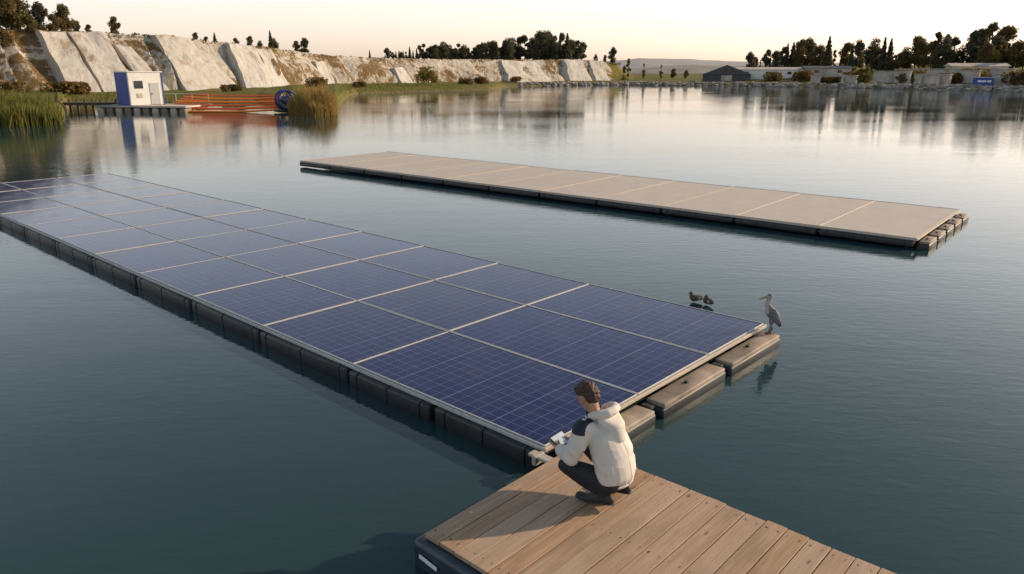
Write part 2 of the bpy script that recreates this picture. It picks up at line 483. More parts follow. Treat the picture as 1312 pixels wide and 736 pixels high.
# ------------------------------------------------------------ trees
def leaves(centres, size, V, F):
    for c,s in centres:
        a=Vector((random.gauss(0,1),random.gauss(0,1),random.gauss(0,1))).normalized()
        b=a.orthogonal().normalized()
        b=Matrix.Rotation(random.uniform(0,6.28),3,a)@b
        cc=a.cross(b)
        w=s*size*random.uniform(0.6,1.2); h=w*random.uniform(0.5,0.9)
        o=len(V)
        V += [c+b*w, c+cc*h, c-b*w, c-cc*h]
        F.append((o,o+1,o+2,o+3))
def conifer_mesh(Hh=10,Rr=2.2,n=1500):
    V=[];F=[];cs=[]
    tiers=int(Hh*1.6)
    for i in range(n):
        q=random.random()**1.15
        tier=math.floor(q*tiers)/tiers
        ang=random.uniform(0,2*math.pi)
        prof=(1-q)**0.85
        rag=0.75+0.35*noise.noise(Vector((math.cos(ang)*2,math.sin(ang)*2,tier*9)))+0.25*math.sin(tier*40)
        r=Rr*prof*rag*random.uniform(0.2,1.0)+0.05
        z=Hh*(0.06+0.94*q)-r*0.25
        cs.append((Vector((math.cos(ang)*r,math.sin(ang)*r,z)),1.0-0.5*q))
    leaves(cs,Hh*0.045,V,F)
    return V,F
def broad_mesh(Hh=9,Rr=3.0,n=2200,base=0.22,nclump=16,ls=0.032):
    V=[];F=[];cs=[]; clumps=[]
    for k in range(nclump):
        q=random.random(); ang=random.uniform(0,6.28)
        rr=Rr*math.sin(math.pi*min(1,0.2+q*0.75))*random.uniform(0.15,0.75)
        clumps.append((Vector((math.cos(ang)*rr,math.sin(ang)*rr,Hh*(base+0.08+q*(0.88-base)))),random.uniform(0.26,0.46)*Rr))
    for i in range(n):
        c,r=random.choice(clumps)
        d=Vector((random.gauss(0,1),random.gauss(0,1),random.gauss(0,0.8))).normalized()*r*random.uniform(0.45,1.1)
        cs.append((c+d,1.0))
    leaves(cs,Hh*ls,V,F)
    return V,F,clumps
def trunk_mesh(Hh,clumps=None,r=None):
    r=r or Hh*0.022
    lst=[tube_geo([(0,0,-0.6),(0.02*Hh*0.2,0,Hh*0.3),(0,0.01*Hh,Hh*0.6),(0,0,Hh*0.9)],[r*1.3,r,r*0.6,r*0.15],7)]
    if clumps:
        for c,rr in clumps[:9]:
            z=max(Hh*0.2,c.z-rr*1.5)
            lst.append(tube_geo([(0,0,z*0.85),tuple((c*0.5)+Vector((0,0,z*0.42))),tuple(c)],[r*0.5,r*0.3,r*0.12],5))
    return merge_geo(lst)
def build_kind(kind,name,mat,**kw):
    if kind=='c':
        v,f=conifer_mesh(**kw); tv,tf=trunk_mesh(kw.get('Hh',10))
    else:
        v,f,cl_=broad_mesh(**kw); tv,tf=trunk_mesh(kw.get('Hh',9),cl_)
    me=bpy.data.meshes.new(name+'_crown'); me.from_pydata([tuple(p) for p in v],[],f); me.materials.append(mat)
    mt=bpy.data.meshes.new(name+'_trunk'); mt.from_pydata([tuple(p) for p in tv],[],tf); mt.materials.append(M_bark)
    mt.polygons.foreach_set("use_smooth",[True]*len(mt.polygons))
    return me,mt
K={}
K['con']=[build_kind('c','conifer_tree',M_conif,Hh=10,Rr=r,n=2600) for r in (1.7,2.3,2.0)]
K['pine']=[build_kind('b','pine_tree',M_conif,Hh=10,Rr=2.6,n=3000,base=0.15,nclump=14) for _ in range(3)]
K['broad']=[build_kind('b','broadleaf_tree',M_decid,Hh=9,Rr=3.3,n=3800,base=0.10,nclump=20) for _ in range(3)]
K['dark']=[build_kind('b','broadleaf_tree',M_conif,Hh=9,Rr=3.3,n=3800,base=0.06,nclump=20) for _ in range(3)]
K['poplar']=[build_kind('b','poplar_tree',M_yell,Hh=10,Rr=1.5,n=2600,base=0.02,nclump=20,ls=0.026) for _ in range(2)]
K['dpop']=[build_kind('b','poplar_tree',M_decid,Hh=10,Rr=1.4,n=2600,base=0.02,nclump=20,ls=0.026) for _ in range(2)]
NAMES={'con':'conifer_tree','pine':'pine_tree','broad':'broadleaf_tree','dark':'broadleaf_tree','poplar':'poplar_tree','dpop':'poplar_tree'}
LAB={'con':'dark green conifer standing on the grassy quarry rim','pine':'dark green pine with an uneven crown on the bank',
     'broad':'autumn brown-green broadleaf tree on the bank','dark':'dark green broadleaf tree on the bank','poplar':'slim yellow-green poplar by the lakeside wall','dpop':'slim dark poplar behind the lakeside walls'}
def tree(kind,m,y,h,wid=1.0,group='trees around the lake',dz=0):
    me,mt=random.choice(K[kind]); base=10 if kind in('con','pine','poplar','dpop') else 9
    x,_=XY(m,y)
    e=empty(NAMES[kind],(x,y,ground_z(m,y)+dz),random.uniform(0,6.28))
    s=h/base; e.scale=(s*wid,s*wid,s)
    tag(e,LAB[kind],'tree',group)
    a=bpy.data.objects.new('trunk',mt); link(a,e); b=bpy.data.objects.new('crown',me); link(b,e)
    return e
for m,y,h,k in [(-690,112,9,'broad'),(-668,106,6.5,'broad'),(-650,114,7.5,'dark'),(-634,107,5.8,'broad'),(-618,113,6.0,'broad'),(-604,108,4.0,'broad'),
                (-590,118,4.6,'dark'),(-561,116,4.4,'broad'),(-574,112,2.8,'broad'),(-545,118,2.2,'dark'),(-531,118,1.8,'broad'),(-498,122,3.0,'broad'),(-720,104,7,'dark'),(-642,104,4.0,'broad')]:
    tree(k,m,y,h)
for m,y,h,k in [(-398,140,2.0,'dark'),(-385,142,1.6,'broad'),(-374,140,2.4,'con'),(-348,150,2.0,'broad'),(-330,148,2.4,'dark'),(-318,150,1.8,'dark'),(-304,152,4.0,'con'),(-300,156,2.6,'dark'),(-272,160,2.6,'broad'),(-262,164,3.4,'dark'),
                (-180,190,2.4,'con'),(-158,200,3.0,'dark'),(-140,205,2.2,'dark')]:
    tree(k,m,y,h,1.1)
m=-150
while m<92:
    h=interp([(-150,2.5),(-110,3.8),(-60,4.4),(0,5.4),(40,7.0),(70,6.4),(92,4.5)],m)*random.uniform(0.7,1.12)
    k=random.choice(['dark','con','pine','dark'])
    tree(k,m,random.uniform(236,262)+m*0.12,h*1.2,1.15,group='dark wood behind the quarry wall'); m+=random.uniform(3.0,5.5)
for m,h in [(46,9.4),(54,8.2),(62,8.8),(82,6.2),(106,2.5),(118,2.6),(128,5.2),(143,2.5)]:
    tree('dark' if h<6 else 'pine',m,262,h,0.9,group='dark wood behind the quarry wall')
for m,h,k in [(148,6,'poplar'),(168,5,'poplar'),(190,4.5,'poplar'),(206,3.5,'broad'),(222,3,'broad')]:
    tree(k,m,interp(SHORE,m)+40,h)
m=302
while m<760:
    h=interp([(302,6),(330,7.5),(380,8.5),(450,7.5),(520,8.5),(560,10),(620,10.5),(680,9),(760,10)],m)*random.uniform(0.5,1.18)
    k=random.choice(['dark','broad','pine','con','broad','con','dpop'])
    ys=interp(SHORE,m)
    tree(k,m,ys+random.uniform(42,58),h*0.95,random.uniform(0.8,1.1),group='trees on the far bank'); m+=random.uniform(5,9)
for m,h,k in [(536,10.5,'dpop'),(548,9.5,'dpop'),(400,10,'con'),(470,9.2,'con'),(478,8.8,'con'),(590,11.5,'pine'),(604,11.5,'pine')]:
    tree(k,m,interp(SHORE,m)+45,h,group='trees on the far bank')
for m,h in [(445,6.0),(452,4.4),(512,2.6)]:
    tree('poplar',m,interp(SHORE,m)+7,h,1.2)
def bush(m,y,w,h,mat,name='shrub',label='rounded yellow-green shrub on the grass',dz=0,n=900):
    V=[];F=[];cs=[]
    cl_=[(Vector((random.uniform(-.4,.4)*w,random.uniform(-.4,.4)*w,random.uniform(.3,.7)*h)),random.uniform(.2,.35)*w) for _ in range(9)]
    for i in range(n):
        c,r=random.choice(cl_); d=Vector((random.gauss(0,1),random.gauss(0,1),random.gauss(0,.8))).normalized()*r*random.uniform(.5,1.05)
        p=c+d; p.z=max(0.02,min(h,p.z)); cs.append((p,1))
    leaves(cs,0.05*max(w,h)+0.04,V,F)
    o=mesh_obj(name,V,F,[mat]); x,_=XY(m,y); o.location=(x,y,ground_z(m,y)-0.05+dz)
    tag(o,label,'shrub'); return o
bush(-110,158,3.6,4.2,M_yell); bush(-100,159,2.6,3.0,M_yell)
bush(-575,96,5.5,1.3,M_bushb,label='low brown heap of dry brush on the bank')
for m,y,w_,h_ in [(-640,95,3,1.2),(-360,112,2.5,0.9),(-250,128,3,1.4),(-196,140,2.5,1),(-60,172,3,1.4),(-40,176,3,1.6),(5,206,3,1.5)]:
    bush(m,y,w_,h_,M_bushb,label='low brown shrub at the water edge')
for m,dr,w_,h_ in [(330,14,5,2.4),(372,16,6,2.6),(408,8,4,1.4),(440,14,6,2.4),(505,16,6,2.6),(560,13,5,2.2),(590,18,6,2.8),(655,12,7,2.6),(690,12,8,3),(712,10,7,3)]:
    bush(m,interp(SHORE,m)+dr,w_,h_,M_decid if int(m)%4 else M_bushb,label='dense shrub growing along the bank walls',n=1400)
V=[];F=[];cs=[]
for i in range(11000):
    m=random.uniform(-760,138); yc=interp(CLIFF,m)
    if noise.noise(Vector((m*0.05,0,0)))<-0.2 and random.random()<0.6: continue
    y=yc+random.uniform(5.4,12); x,_=XY(m,y)
    hh=0.55*max(0.12,0.4+noise.noise(Vector((m*0.09,2,0))))
    cs.append((Vector((x,y,interp(CTOP,m)+random.uniform(-0.4,hh))),1))
leaves(cs,0.20,V,F)
o=mesh_obj('rim_scrub',V,F,[M_decid]); tag(o,'scrubby brown-green growth along the quarry rim','undergrowth',kind='stuff')

def reeds(regions,mat,label,n,hr):
    V=[];F=[]
    for i in range(n):
        m0,m1,y0,y1=random.choice(regions)
        m=random.uniform(m0,m1); y=random.uniform(y0,y1); x,_=XY(m,y)
        if y<interp(SHORE,m)-1.6: continue
        e=min((m-m0),(m1-m))/max(1,(m1-m0)/2)
        h=hr*random.uniform(0.5,1.0)*(0.55+0.45*min(1,e*2.2))*(0.8+0.5*noise.noise(Vector((x*.6,y*.6,0))))
        z=max(-0.1,ground_z(m,y)-0.05); w_=random.uniform(.02,.05)
        a=random.uniform(0,6.28); dx,dy=math.cos(a)*w_,math.sin(a)*w_
        lx,ly=random.gauss(0,.16)*h,random.gauss(0,.16)*h
        o=len(V)
        V+=[(x-dx,y-dy,z),(x+dx,y+dy,z),(x+dx*.8+lx*.4,y+dy*.8+ly*.4,z+h*.6),(x-dx*.8+lx*.4,y-dy*.8+ly*.4,z+h*.6),(x+lx,y+ly,z+h)]
        F+=[(o,o+1,o+2,o+3),(o+3,o+2,o+4)]
    o=mesh_obj('reeds',V,F,[mat]); tag(o,label,'reeds',kind='stuff')
reeds([(-720,-579,52,61),(-700,-584,52,56)],M_reedg,'green reeds growing thickly at the water edge',9000,2.2)
reeds([(-289,-226,65.2,72),(-284,-230,65,69)],M_reedy,'golden reeds on the tip of a small spit',7000,2.6)
reeds([(-575,-300,84,99)],M_reedg,'short green shore grass along the bank',5000,0.6)
reeds([(-216,-20,110,168)],M_reedg,'grassy strip below the quarry wall',6000,0.7)

def rocks(name,label,spec,n):
    bm=bmesh.new()
    for i in range(n):
        m=random.uniform(*spec); ys=interp(SHORE,m); y=ys+random.uniform(-0.6,4.0); x,_=XY(m,y)
        s=random.uniform(0.3,0.9)
        r=bmesh.ops.create_icosphere(bm,subdivisions=1,radius=s)
        for v in r['verts']:
            v.co=Vector((v.co.x*random.uniform(.8,1.3),v.co.y*random.uniform(.8,1.2),v.co.z*random.uniform(.5,.8)))+Vector((x,y,ground_z(m,y)+0.1))
    o=bm_obj(name,bm,[M_rock]); tag(o,label,'rocks',kind='stuff')
rocks('riprap','grey rocks piled along the far shoreline',(10,900),900)

def wall(m0,m1,dr,z0,h,mat=M_conc,label='weathered grey concrete retaining wall on the bank',butt=True):
    y0=interp(SHORE,m0)+dr; y1=interp(SHORE,m1)+dr
    a=Vector((*XY(m0,y0),z0)); b=Vector((*XY(m1,y1),z0)); d=(b-a); L=d.length
    e=empty('retaining_wall',a,math.atan2(d.y,d.x))
    tag(e,label,'wall',group='concrete walls on the far bank')
    bm=bmesh.new(); add_box(bm,(L/2,0,h/2-.5),(L,0.8,h+1),0.08)
    bm_obj('wall_body',bm,[mat],e)
    bm=bmesh.new(); add_box(bm,(L/2,-0.05,h+.1),(L+.3,1.15,.2),0.03); bm_obj('coping',bm,[M_conc],e)
    if butt:
        n=max(2,int(L/9))
        for i in range(n):
            bm=bmesh.new(); vs=add_box(bm,(0,0,0),(.6,1.0,h*.95),.04)
            for v in vs:
                if v.co.z>0: v.co.y*=.5; v.co.y+=.25
            o=bm_obj('buttress',bm,[mat],e); o.location=((i+.5)*L/n,-.88,h*.45)
wall(382,440,9,0.8,1.9); wall(462,508,13,1.0,2.7,mat=M_slab,label='pale chalk-faced retaining wall on the bank',butt=False); wall(514,560,9,1.0,2.0); wall(566,596,14,1.0,2.8,mat=M_slab,label='pale chalk-faced retaining wall on the bank',butt=False); wall(616,700,9,1.0,2.2); wall(705,860,12,1.0,2.6)
wall(500,640,24,1.6,2.6,mat=M_slab,butt=False,label='pale upper retaining wall with scrub on top')
def building(m,dr,L,D,h,rh,matw,matr,label,name='low_building',win=True):
    y=interp(SHORE,m)+dr; x,_=XY(m,y); z=ground_z(m,y)
    e=empty(name,(x,y,z),math.radians(-14)); tag(e,label,'building')
    bm=bmesh.new(); add_box(bm,(0,0,h/2-.4),(L,D,h+.8),0.02); bm_obj('wall',bm,[matw],e)
    o_=0.4
    v=[(-L/2-o_,-D/2-o_,h-.05),(L/2+o_,-D/2-o_,h-.05),(L/2+o_,D/2+o_,h-.05),(-L/2-o_,D/2+o_,h-.05),(-L/2-o_,0,h+rh),(L/2+o_,0,h+rh)]
    if name=='barn':
        v[4]=(0,-D/2-o_,h+rh); v[5]=(0,D/2+o_,h+rh)
        f=[(1,2,5,4),(0,4,5,3),(0,1,4),(2,3,5),(0,3,2,1)]
    else: f=[(0,1,5,4),(3,4,5,2),(0,4,3),(1,2,5),(0,3,2,1)]
    mesh_obj('roof',v,f,[matr],e)
    n=max(2,int(L/5))
    for i in range(n if win else 0):
        bm=bmesh.new(); add_box(bm,((i+.5)*L/n-L/2,-D/2-.03,h*.55),(1.1,.1,.7),0.01); bm_obj('window',bm,[M_glass],e)
    if not win:
        bm=bmesh.new(); add_box(bm,(0,-D/2-.04,h*.45),(3.0,.1,h*.9),0.01); bm_obj('door',bm,[M_conc],e)
building(273,16,13,9,1.8,2.6,M_roof,M_roof,'dark barn with a wide grey gabled roof','barn',win=False)
building(338,26,23,8,2.2,0.6,M_white,M_alu_d,'long low white shed with a flat roof')
building(400,30,12,7,1.8,0.7,M_conc,M_roof,'low concrete shed on the bank')
building(590,32,12,6,1.9,0.7,M_conc,M_conc,'pale flat-roofed pump building on the bank')
y=interp(SHORE,602)+5.5; x,_=XY(602,y)
e=empty('site_cabin',(x,y,0.9),math.radians(-25)); tag(e,'small blue cabin with white markings by the wall','cabin')
bm=bmesh.new(); add_box(bm,(0,0,.8),(3.6,2.0,1.6),.04); bm_obj('cabin_body',bm,[M_bluep],e)
for cx_,cz_,sx_,sz_ in [(-.35,.9,1.5,.40),(.95,.9,.7,.40)]:
    bm=bmesh.new(); add_box(bm,(cx_,-1.015,cz_),(sx_,.03,sz_),.004); bm_obj('white_marking',bm,[M_white],e)
bm=bmesh.new(); add_box(bm,(0,0,1.66),(3.8,2.2,.12),.02); bm_obj('roof',bm,[M_alu_d],e)

# ------------------------------------------------------------ pump station
PX,PY=-36.2,74.5; PR=math.radians(-41)
e=empty('pump_hut',(PX,PY,0.62),PR); tag(e,'white and blue pump hut on a floating platform','hut')
bm=bmesh.new(); add_box(bm,(0.35,0,1.5),(2.5,3.2,3.0),.03); bm_obj('wall',bm,[M_white],e)
bm=bmesh.new(); add_box(bm,(-1.0,-.01,1.5),(0.5,3.24,3.02),.02); add_box(bm,(0.05,-1.62,1.5),(2.6,.08,3.02),.01); bm_obj('blue_cladding',bm,[M_bluep],e)
bm=bmesh.new(); add_box(bm,(0.17,0,3.06),(2.98,3.36,.10),.03); bm_obj('roof',bm,[M_white],e)
bm=bmesh.new(); add_box(bm,(1.62,0.75,1.05),(.05,.9,2.0),.01); d=bm_obj('door',bm,[M_alu],e)
bm=bmesh.new(); add_box(bm,(1.67,0.45,1.05),(.05,.06,.16),.01); bm_obj('handle',bm,[M_dark],d)
bm=bmesh.new(); add_box(bm,(1.62,-.7,1.9),(.05,.8,.7),.01); bm_obj('window',bm,[M_glass],e)
bm=bmesh.new(); add_box(bm,(1.62,-.7,.9),(.06,.5,.4),.01); bm_obj('vent',bm,[M_alu_d],e)
bm=bmesh.new(); add_box(bm,(1.63,1.58,1.5),(.08,.09,3.0),.01); bm_obj('corner_trim',bm,[M_bluep],e)
e=empty('floating_platform',(PX+1.5,PY-0.2,0),math.radians(-6)); tag(e,'floating service platform on pale pontoons','platform')
bm=bmesh.new(); add_box(bm,(0,0,.52),(9.0,5.2,.16),.02); bm_obj('deck',bm,[M_conc],e)
for i in range(10):
    bm=bmesh.new(); add_box(bm,(0,0,0),(.62,5.0,.6),.14,3); o=bm_obj('float',bm,[M_float_t if i%2 else M_alu_d],e); o.location=(-4.1+i*.91,-.1,.1)
for i in range(6):
    v,f=tube_geo([(0,0,0),(0,0,1.0)],.03,6); o=mesh_obj('railing_post',v,f,[M_alu],e); o.location=(-4.3+i*1.7,2.4,.58)
v,f=tube_geo([(-4.3,2.4,1.58),(4.2,2.4,1.58)],.03,6); mesh_obj('railing',v,f,[M_alu],e)
e=empty('timber_pier',(-42.8,76,0),math.radians(6)); tag(e,'dark timber pier leading to the floating platform','pier')
bm=bmesh.new()
for i in range(26): add_box(bm,(-4+i*.3,0,.75),(.28,2.0,.08),.01)
bm_obj('deck',bm,[M_pier],e)
bm=bmesh.new(); add_box(bm,(0,-.9,.62),(8,.12,.2),.01); bm_obj('beam',bm,[M_pier],e)
for i in range(6):
    for s in(-.85,.85):
        v,f=tube_geo([(0,0,-1),(0,0,1.1)],.11,8); o=mesh_obj('post',v,f,[M_pier],e); o.location=(-3.7+i*1.45,s,0)
# hoses: a fan of parallel orange hoses, wide at the hut, gathered at the reel
for i in range(8):
    k=i/7
    sx,sy,sz=-33.6+0.12*i,79.0-7.0*k,1.30*(1-k)+.16
    pts=[]
    for j in range(17):
        q=j/16
        ex,ey,ez=-21.9,72.8-1.4*k,0.30+1.25*(1-k)
        x=sx+(ex-sx)*q; y=sy+(ey-sy)*q; z=sz+(ez-sz)*q-(0.10+.10*(i%3))*math.sin(math.pi*q)
        pts.append((x,y,max(.08,z)))
    v,f=tube_geo(pts,.088,8); o=mesh_obj('orange_hose',v,f,[M_orange if i%2 else M_orange2],smooth=True)
    tag(o,'long orange hose stretched from the hut to a reel','hose',group='orange hoses beside the pump hut')
e=empty('hose_reel',(-21.2,71.6,1.15),math.radians(35)); tag(e,'dark blue hose reel standing at the end of the orange hoses','reel')
def ring(rad,tr,mat,y,name):
    pts=[(math.cos(a)*rad,y,math.sin(a)*rad) for a in [2*math.pi*i/28 for i in range(29)]]
    v=[];f=[];n=8
    for i,p in enumerate(pts[:-1]):
        a=2*math.pi*i/28; rd=Vector((math.cos(a),0,math.sin(a)))
        for k in range(n):
            t=2*math.pi*k/n; v.append(Vector(p)+rd*math.cos(t)*tr+Vector((0,1,0))*math.sin(t)*tr)
    for i in range(28):
        for k in range(n):
            i2=(i+1)%28;k2=(k+1)%n; f.append((i*n+k,i2*n+k,i2*n+k2,i*n+k2))
    mesh_obj(name,v,f,[mat],e,True)
M_navyp=simple_mat('navy_painted_steel',(0.015,0.04,0.16),0.45,0.15,1.5)
ring(.85,.10,M_navyp,-.4,'rim'); ring(.85,.10,M_navyp,.4,'rim')
v,f=tube_geo([(0,-.55,0),(0,.55,0)],.42,14); mesh_obj('drum',v,f,[M_navyp],e,True)
for s in(-.4,.4):
    for a in range(3):
        t=a*math.pi/3; c,s_=math.cos(t)*.85,math.sin(t)*.85
        v,f=tube_geo([(-c,s,-s_),(c,s,s_)],.045,6); mesh_obj('spoke',v,f,[M_navyp],e)
bm=bmesh.new(); add_box(bm,(0,0,-.98),(2.0,1.4,.16),.03); bm_obj('base',bm,[M_dark],e)

# ------------------------------------------------------------ floating solar arrays
def float_mesh(L,W,Hh,bev,mat,ribs=(),seg=3):
    bm=bmesh.new(); add_box(bm,(0,0,0),(L,W,Hh),bev,seg)
    for x in ribs: add_box(bm,(x,0,0),(.03,W+.008,Hh+.008),bev*0.98,seg)
    me=bpy.data.meshes.new('float'); bm.to_mesh(me); bm.free(); me.materials.append(mat)
    me.polygons.foreach_set("use_smooth",[True]*len(me.polygons))
    return me
def array(origin,rot,cols_,roww,nrow,mpan,mfr,mrail,label,zt,fr=.014,gap=.005,nend=3,fh=.22,fw=.30,capW=.25):
    e=empty('floating_solar_array',(origin[0],origin[1],0),rot); tag(e,label,'solar array')
    X=0
    L=sum(cols_); Wt=roww*nrow
    for ci,cw in enumerate(cols_):
        x0=X-cw
        for r in range(nrow):
            y0=r*roww; g_=gap
            a=cw-2*g_; b=roww-2*g_
            z=zt+random.uniform(-.003,.003)
            bm=bmesh.new(); add_box(bm,(a/2,b/2,-.017),(a-2*fr+.004,b-2*fr+.004,.02))
            p=bm_obj('solar_panel',bm,[mpan],e); p.location=(x0+g_,y0+g_,z)
            p.rotation_euler=(random.uniform(-.002,.002),random.uniform(-.002,.002),0)
            bm=bmesh.new()
            for c,s in [((a/2,fr/2,-.014),(a,fr,.034)),((a/2,b-fr/2,-.014),(a,fr,.034)),((fr/2,b/2,-.0145),(fr,b-2*fr,.032)),((a-fr/2,b/2,-.0145),(fr,b-2*fr,.032))]:
                add_box(bm,c,s,.002,1)
            bm_obj('frame',bm,[mfr],p)
        X-=cw
    cuts=[0]
    for c in cols_:
        if c>2.8: cuts += [cuts[-1]-c/2, cuts[-1]-c]
        else: cuts.append(cuts[-1]-c)
    fm={}
    for a,b in zip(cuts,cuts[1:]):
        Lf=round(a-b-.07,2)
        if Lf not in fm: fm[Lf]=float_mesh(Lf,fw,fh,.035,M_float,ribs=(-Lf/2+.16,0,Lf/2-.16))
        for yy in (fw/2-.085,Wt*.5,Wt-.10):
            o=bpy.data.objects.new('float',fm[Lf]); link(o,e); o.location=((a+b)/2,yy,zt-.055-fh/2)
            if yy<.2:
                o.rotation_euler=(0,random.uniform(-.006,.006),random.uniform(-.005,.005))
                o.location.y+=random.uniform(-.010,.010)
    for a in cuts[1:-1]:
        bm=bmesh.new(); add_box(bm,(0,0,0),(.10,.08,.06),.01); o=bm_obj('bracket',bm,[M_dark],e); o.location=(a,.02,zt-.12)
    pw=Wt/nend
    me=float_mesh(pw-.20,capW,.12,.014,M_float_t,seg=2)
    me2=float_mesh(pw-.14,capW+.04,.17,.025,M_float,seg=2)
    for r in range(nend):
        o=bpy.data.objects.new('end_float',me2); link(o,e); o.location=(capW/2+.02,(r+.5)*pw,zt-.215); o.rotation_euler=(0,random.uniform(-.015,.015),math.pi/2)
        p=bpy.data.objects.new('end_float_cap',me); link(p,e); p.location=(capW/2+.025,(r+.5)*pw+.02,zt-.145); p.rotation_euler=(0,random.uniform(-.015,.015),math.pi/2)
        bm=bmesh.new(); add_box(bm,(0,0,0),(.14,.08,.05),.012); q=bm_obj('bracket',bm,[M_dark],e); q.location=(capW/2,(r+1)*pw-(0.06 if r==nend-1 else 0),zt-.12)
        bm=bmesh.new(); add_box(bm,(0,0,0),(.05,.05,.03),.008); q=bm_obj('cleat',bm,[M_dark],e); q.location=(capW/2+.02,(r+.5)*pw,zt-.075)
    bm=bmesh.new(); add_box(bm,(-L/2,-.016,zt-.035),(L+.04,.024,.040),.006); bm_obj('rail',bm,[mrail],e)
    bm=bmesh.new(); add_box(bm,(.020,Wt/2,zt-.032),(.030,Wt+.06,.045),.006); bm_obj('rail',bm,[M_alu_d],e)
    bm=bmesh.new(); add_box(bm,(-L/2,Wt+.016,zt-.035),(L+.04,.024,.040),.006); bm_obj('rail',bm,[mrail],e)
    return e
P0=(0.316,6.431); ROT=math.radians(-42.4)
ZT=.25
array(P0,ROT,[3.1]+[2.12]*10,1.625,3,M_panel,M_alu,M_alu,'large floating array of blue solar panels on black floats',ZT)
array((8.75,15.70),math.radians(-40.1),[2.06]*11,4.60,1,M_sheen,M_alu_d,M_alu_d,'second floating array of solar panels with painted tan sky sheen on black floats',ZT,.006,.002,nend=5,fh=.15,fw=.28,capW=.22)

# ------------------------------------------------------------ dock
e=empty('wooden_dock',(P0[0],P0[1],0),ROT); tag(e,'weathered wooden plank dock on dark blue floats','dock')
DZ=.27; Y0,Y1=-1.74,.22
bm=bmesh.new(); n=40
for i in range(n):
    jx=random.uniform(-.0015,.0015); jz=random.uniform(-.0025,.0025)
    add_box(bm,(.23+PW/2+i*PW+jx,(Y0+Y1)/2+random.uniform(-.008,.008),DZ-.0175+jz),(PW-.008,Y1-Y0+random.uniform(-.008,.008),.035),.004,2,
            rot=Matrix.Rotation(random.uniform(-.003,.003),3,'Y'))
bm_obj('deck',bm,[M_wood],e)
bm=bmesh.new()
for i in range(n):
    for yy in (Y0+.09,(Y0+Y1)/2,Y1-.09):
        for dx in (.04,.132):
            r=bmesh.ops.create_circle(bm,cap_ends=True,radius=.0055,segments=8)
            for v in r['verts']: v.co+=Vector((.23+i*PW+dx+random.uniform(-.006,.006),yy+random.uniform(-.008,.008),DZ+.0035))
o=bm_obj('screws',bm,[M_dark],e); o["kind"]='stuff'
bm=bmesh.new()
for yy in (Y0+.05,(Y0+Y1)/2,Y1-.08): add_box(bm,(.23+3.6,yy,DZ-.08),(7.16,.07,.085),.006)
add_box(bm,(.23+.06,(Y0+Y1)/2,DZ-.08),(.06,Y1-Y0-.24,.08),.006)
bm_obj('beam',bm,[M_dark],e)
fm=float_mesh(1.07,.62,.36,.05,M_blue_fl)
for i in range(7):
    for yy in (Y0+.29,Y1-.33):
        o=bpy.data.objects.new('float',fm); link(o,e); o.location=(.23+.46+i*1.12,yy+(-.04 if yy<-1 else .03),DZ-.225)
bm=bmesh.new(); add_box(bm,(0,0,0),(.20,.012,.035),.004,rot=Matrix.Rotation(.12,3,'Y'))
o=bm_obj('bracket',bm,[M_white],e); o.location=(.36,Y0-.075,DZ-.16)  # white strip added in place of a light reflection on the float
bm=bmesh.new(); add_box(bm,(.10,-.12,.20),(.34,.10,.03),.008); add_box(bm,(.02,-.12,.17),(.05,.14,.10),.01); bm_obj('mooring_plate',bm,[M_alu_d],e)

# ------------------------------------------------------------ organic builder
_ico=None
def ico():
    global _ico
    if _ico is None:
        b=bmesh.new(); bmesh.ops.create_icosphere(b,subdivisions=3,radius=1.0); _ico=[v.co.copy() for v in b.verts]; b.free()
    return _ico
def ell(c,r,R=None):
    c=Vector(c)
    if not isinstance(r,(tuple,list)): r=(r,r,r)
    out=[]
    for p in ico():
        q=Vector((p.x*r[0],p.y*r[1],p.z*r[2]))
        if R is not None: q=R@q
        out.append(q+c)
    return out
class Org:
    def __init__(s): s.bm=bmesh.new()
    def hull(s,*sets):
        vs=[]
        for st in sets:
            for p in st: vs.append(s.bm.verts.new(p))
        bmesh.ops.convex_hull(s.bm,input=vs)
        inn=[v for v in vs if v.is_valid and not v.link_faces]
        bmesh.ops.delete(s.bm,geom=inn,context='VERTS')
    def chain(s,pts,rad):
        for (a,ra),(b,rb) in zip(zip(pts,rad),list(zip(pts,rad))[1:]):
            s.hull(ell(a,ra),ell(b,rb))
    def done(s,name,mats,parent,voxel=.008,smooth=6,fac=.5):
        me=bpy.data.meshes.new(name); s.bm.to_mesh(me); s.bm.free()
        o=bpy.data.objects.new('tmp',me); C.objects.link(o)
        md=o.modifiers.new('r','REMESH'); md.mode='VOXEL'; md.voxel_size=voxel; md.use_smooth_shade=True
        if smooth:
            ms_=o.modifiers.new('s','SMOOTH'); ms_.iterations=smooth; ms_.factor=fac
        dg=bpy.context.evaluated_depsgraph_get()
        m2=bpy.data.meshes.new_from_object(o.evaluated_get(dg))
        bpy.data.objects.remove(o)
        m2.name=name; m2.materials.clear()
        for m_ in mats: m2.materials.append(m_)
        m2.polygons.foreach_set("use_smooth",[True]*len(m2.polygons))
        oo=bpy.data.objects.new(name,m2); link(oo,parent)
        return oo

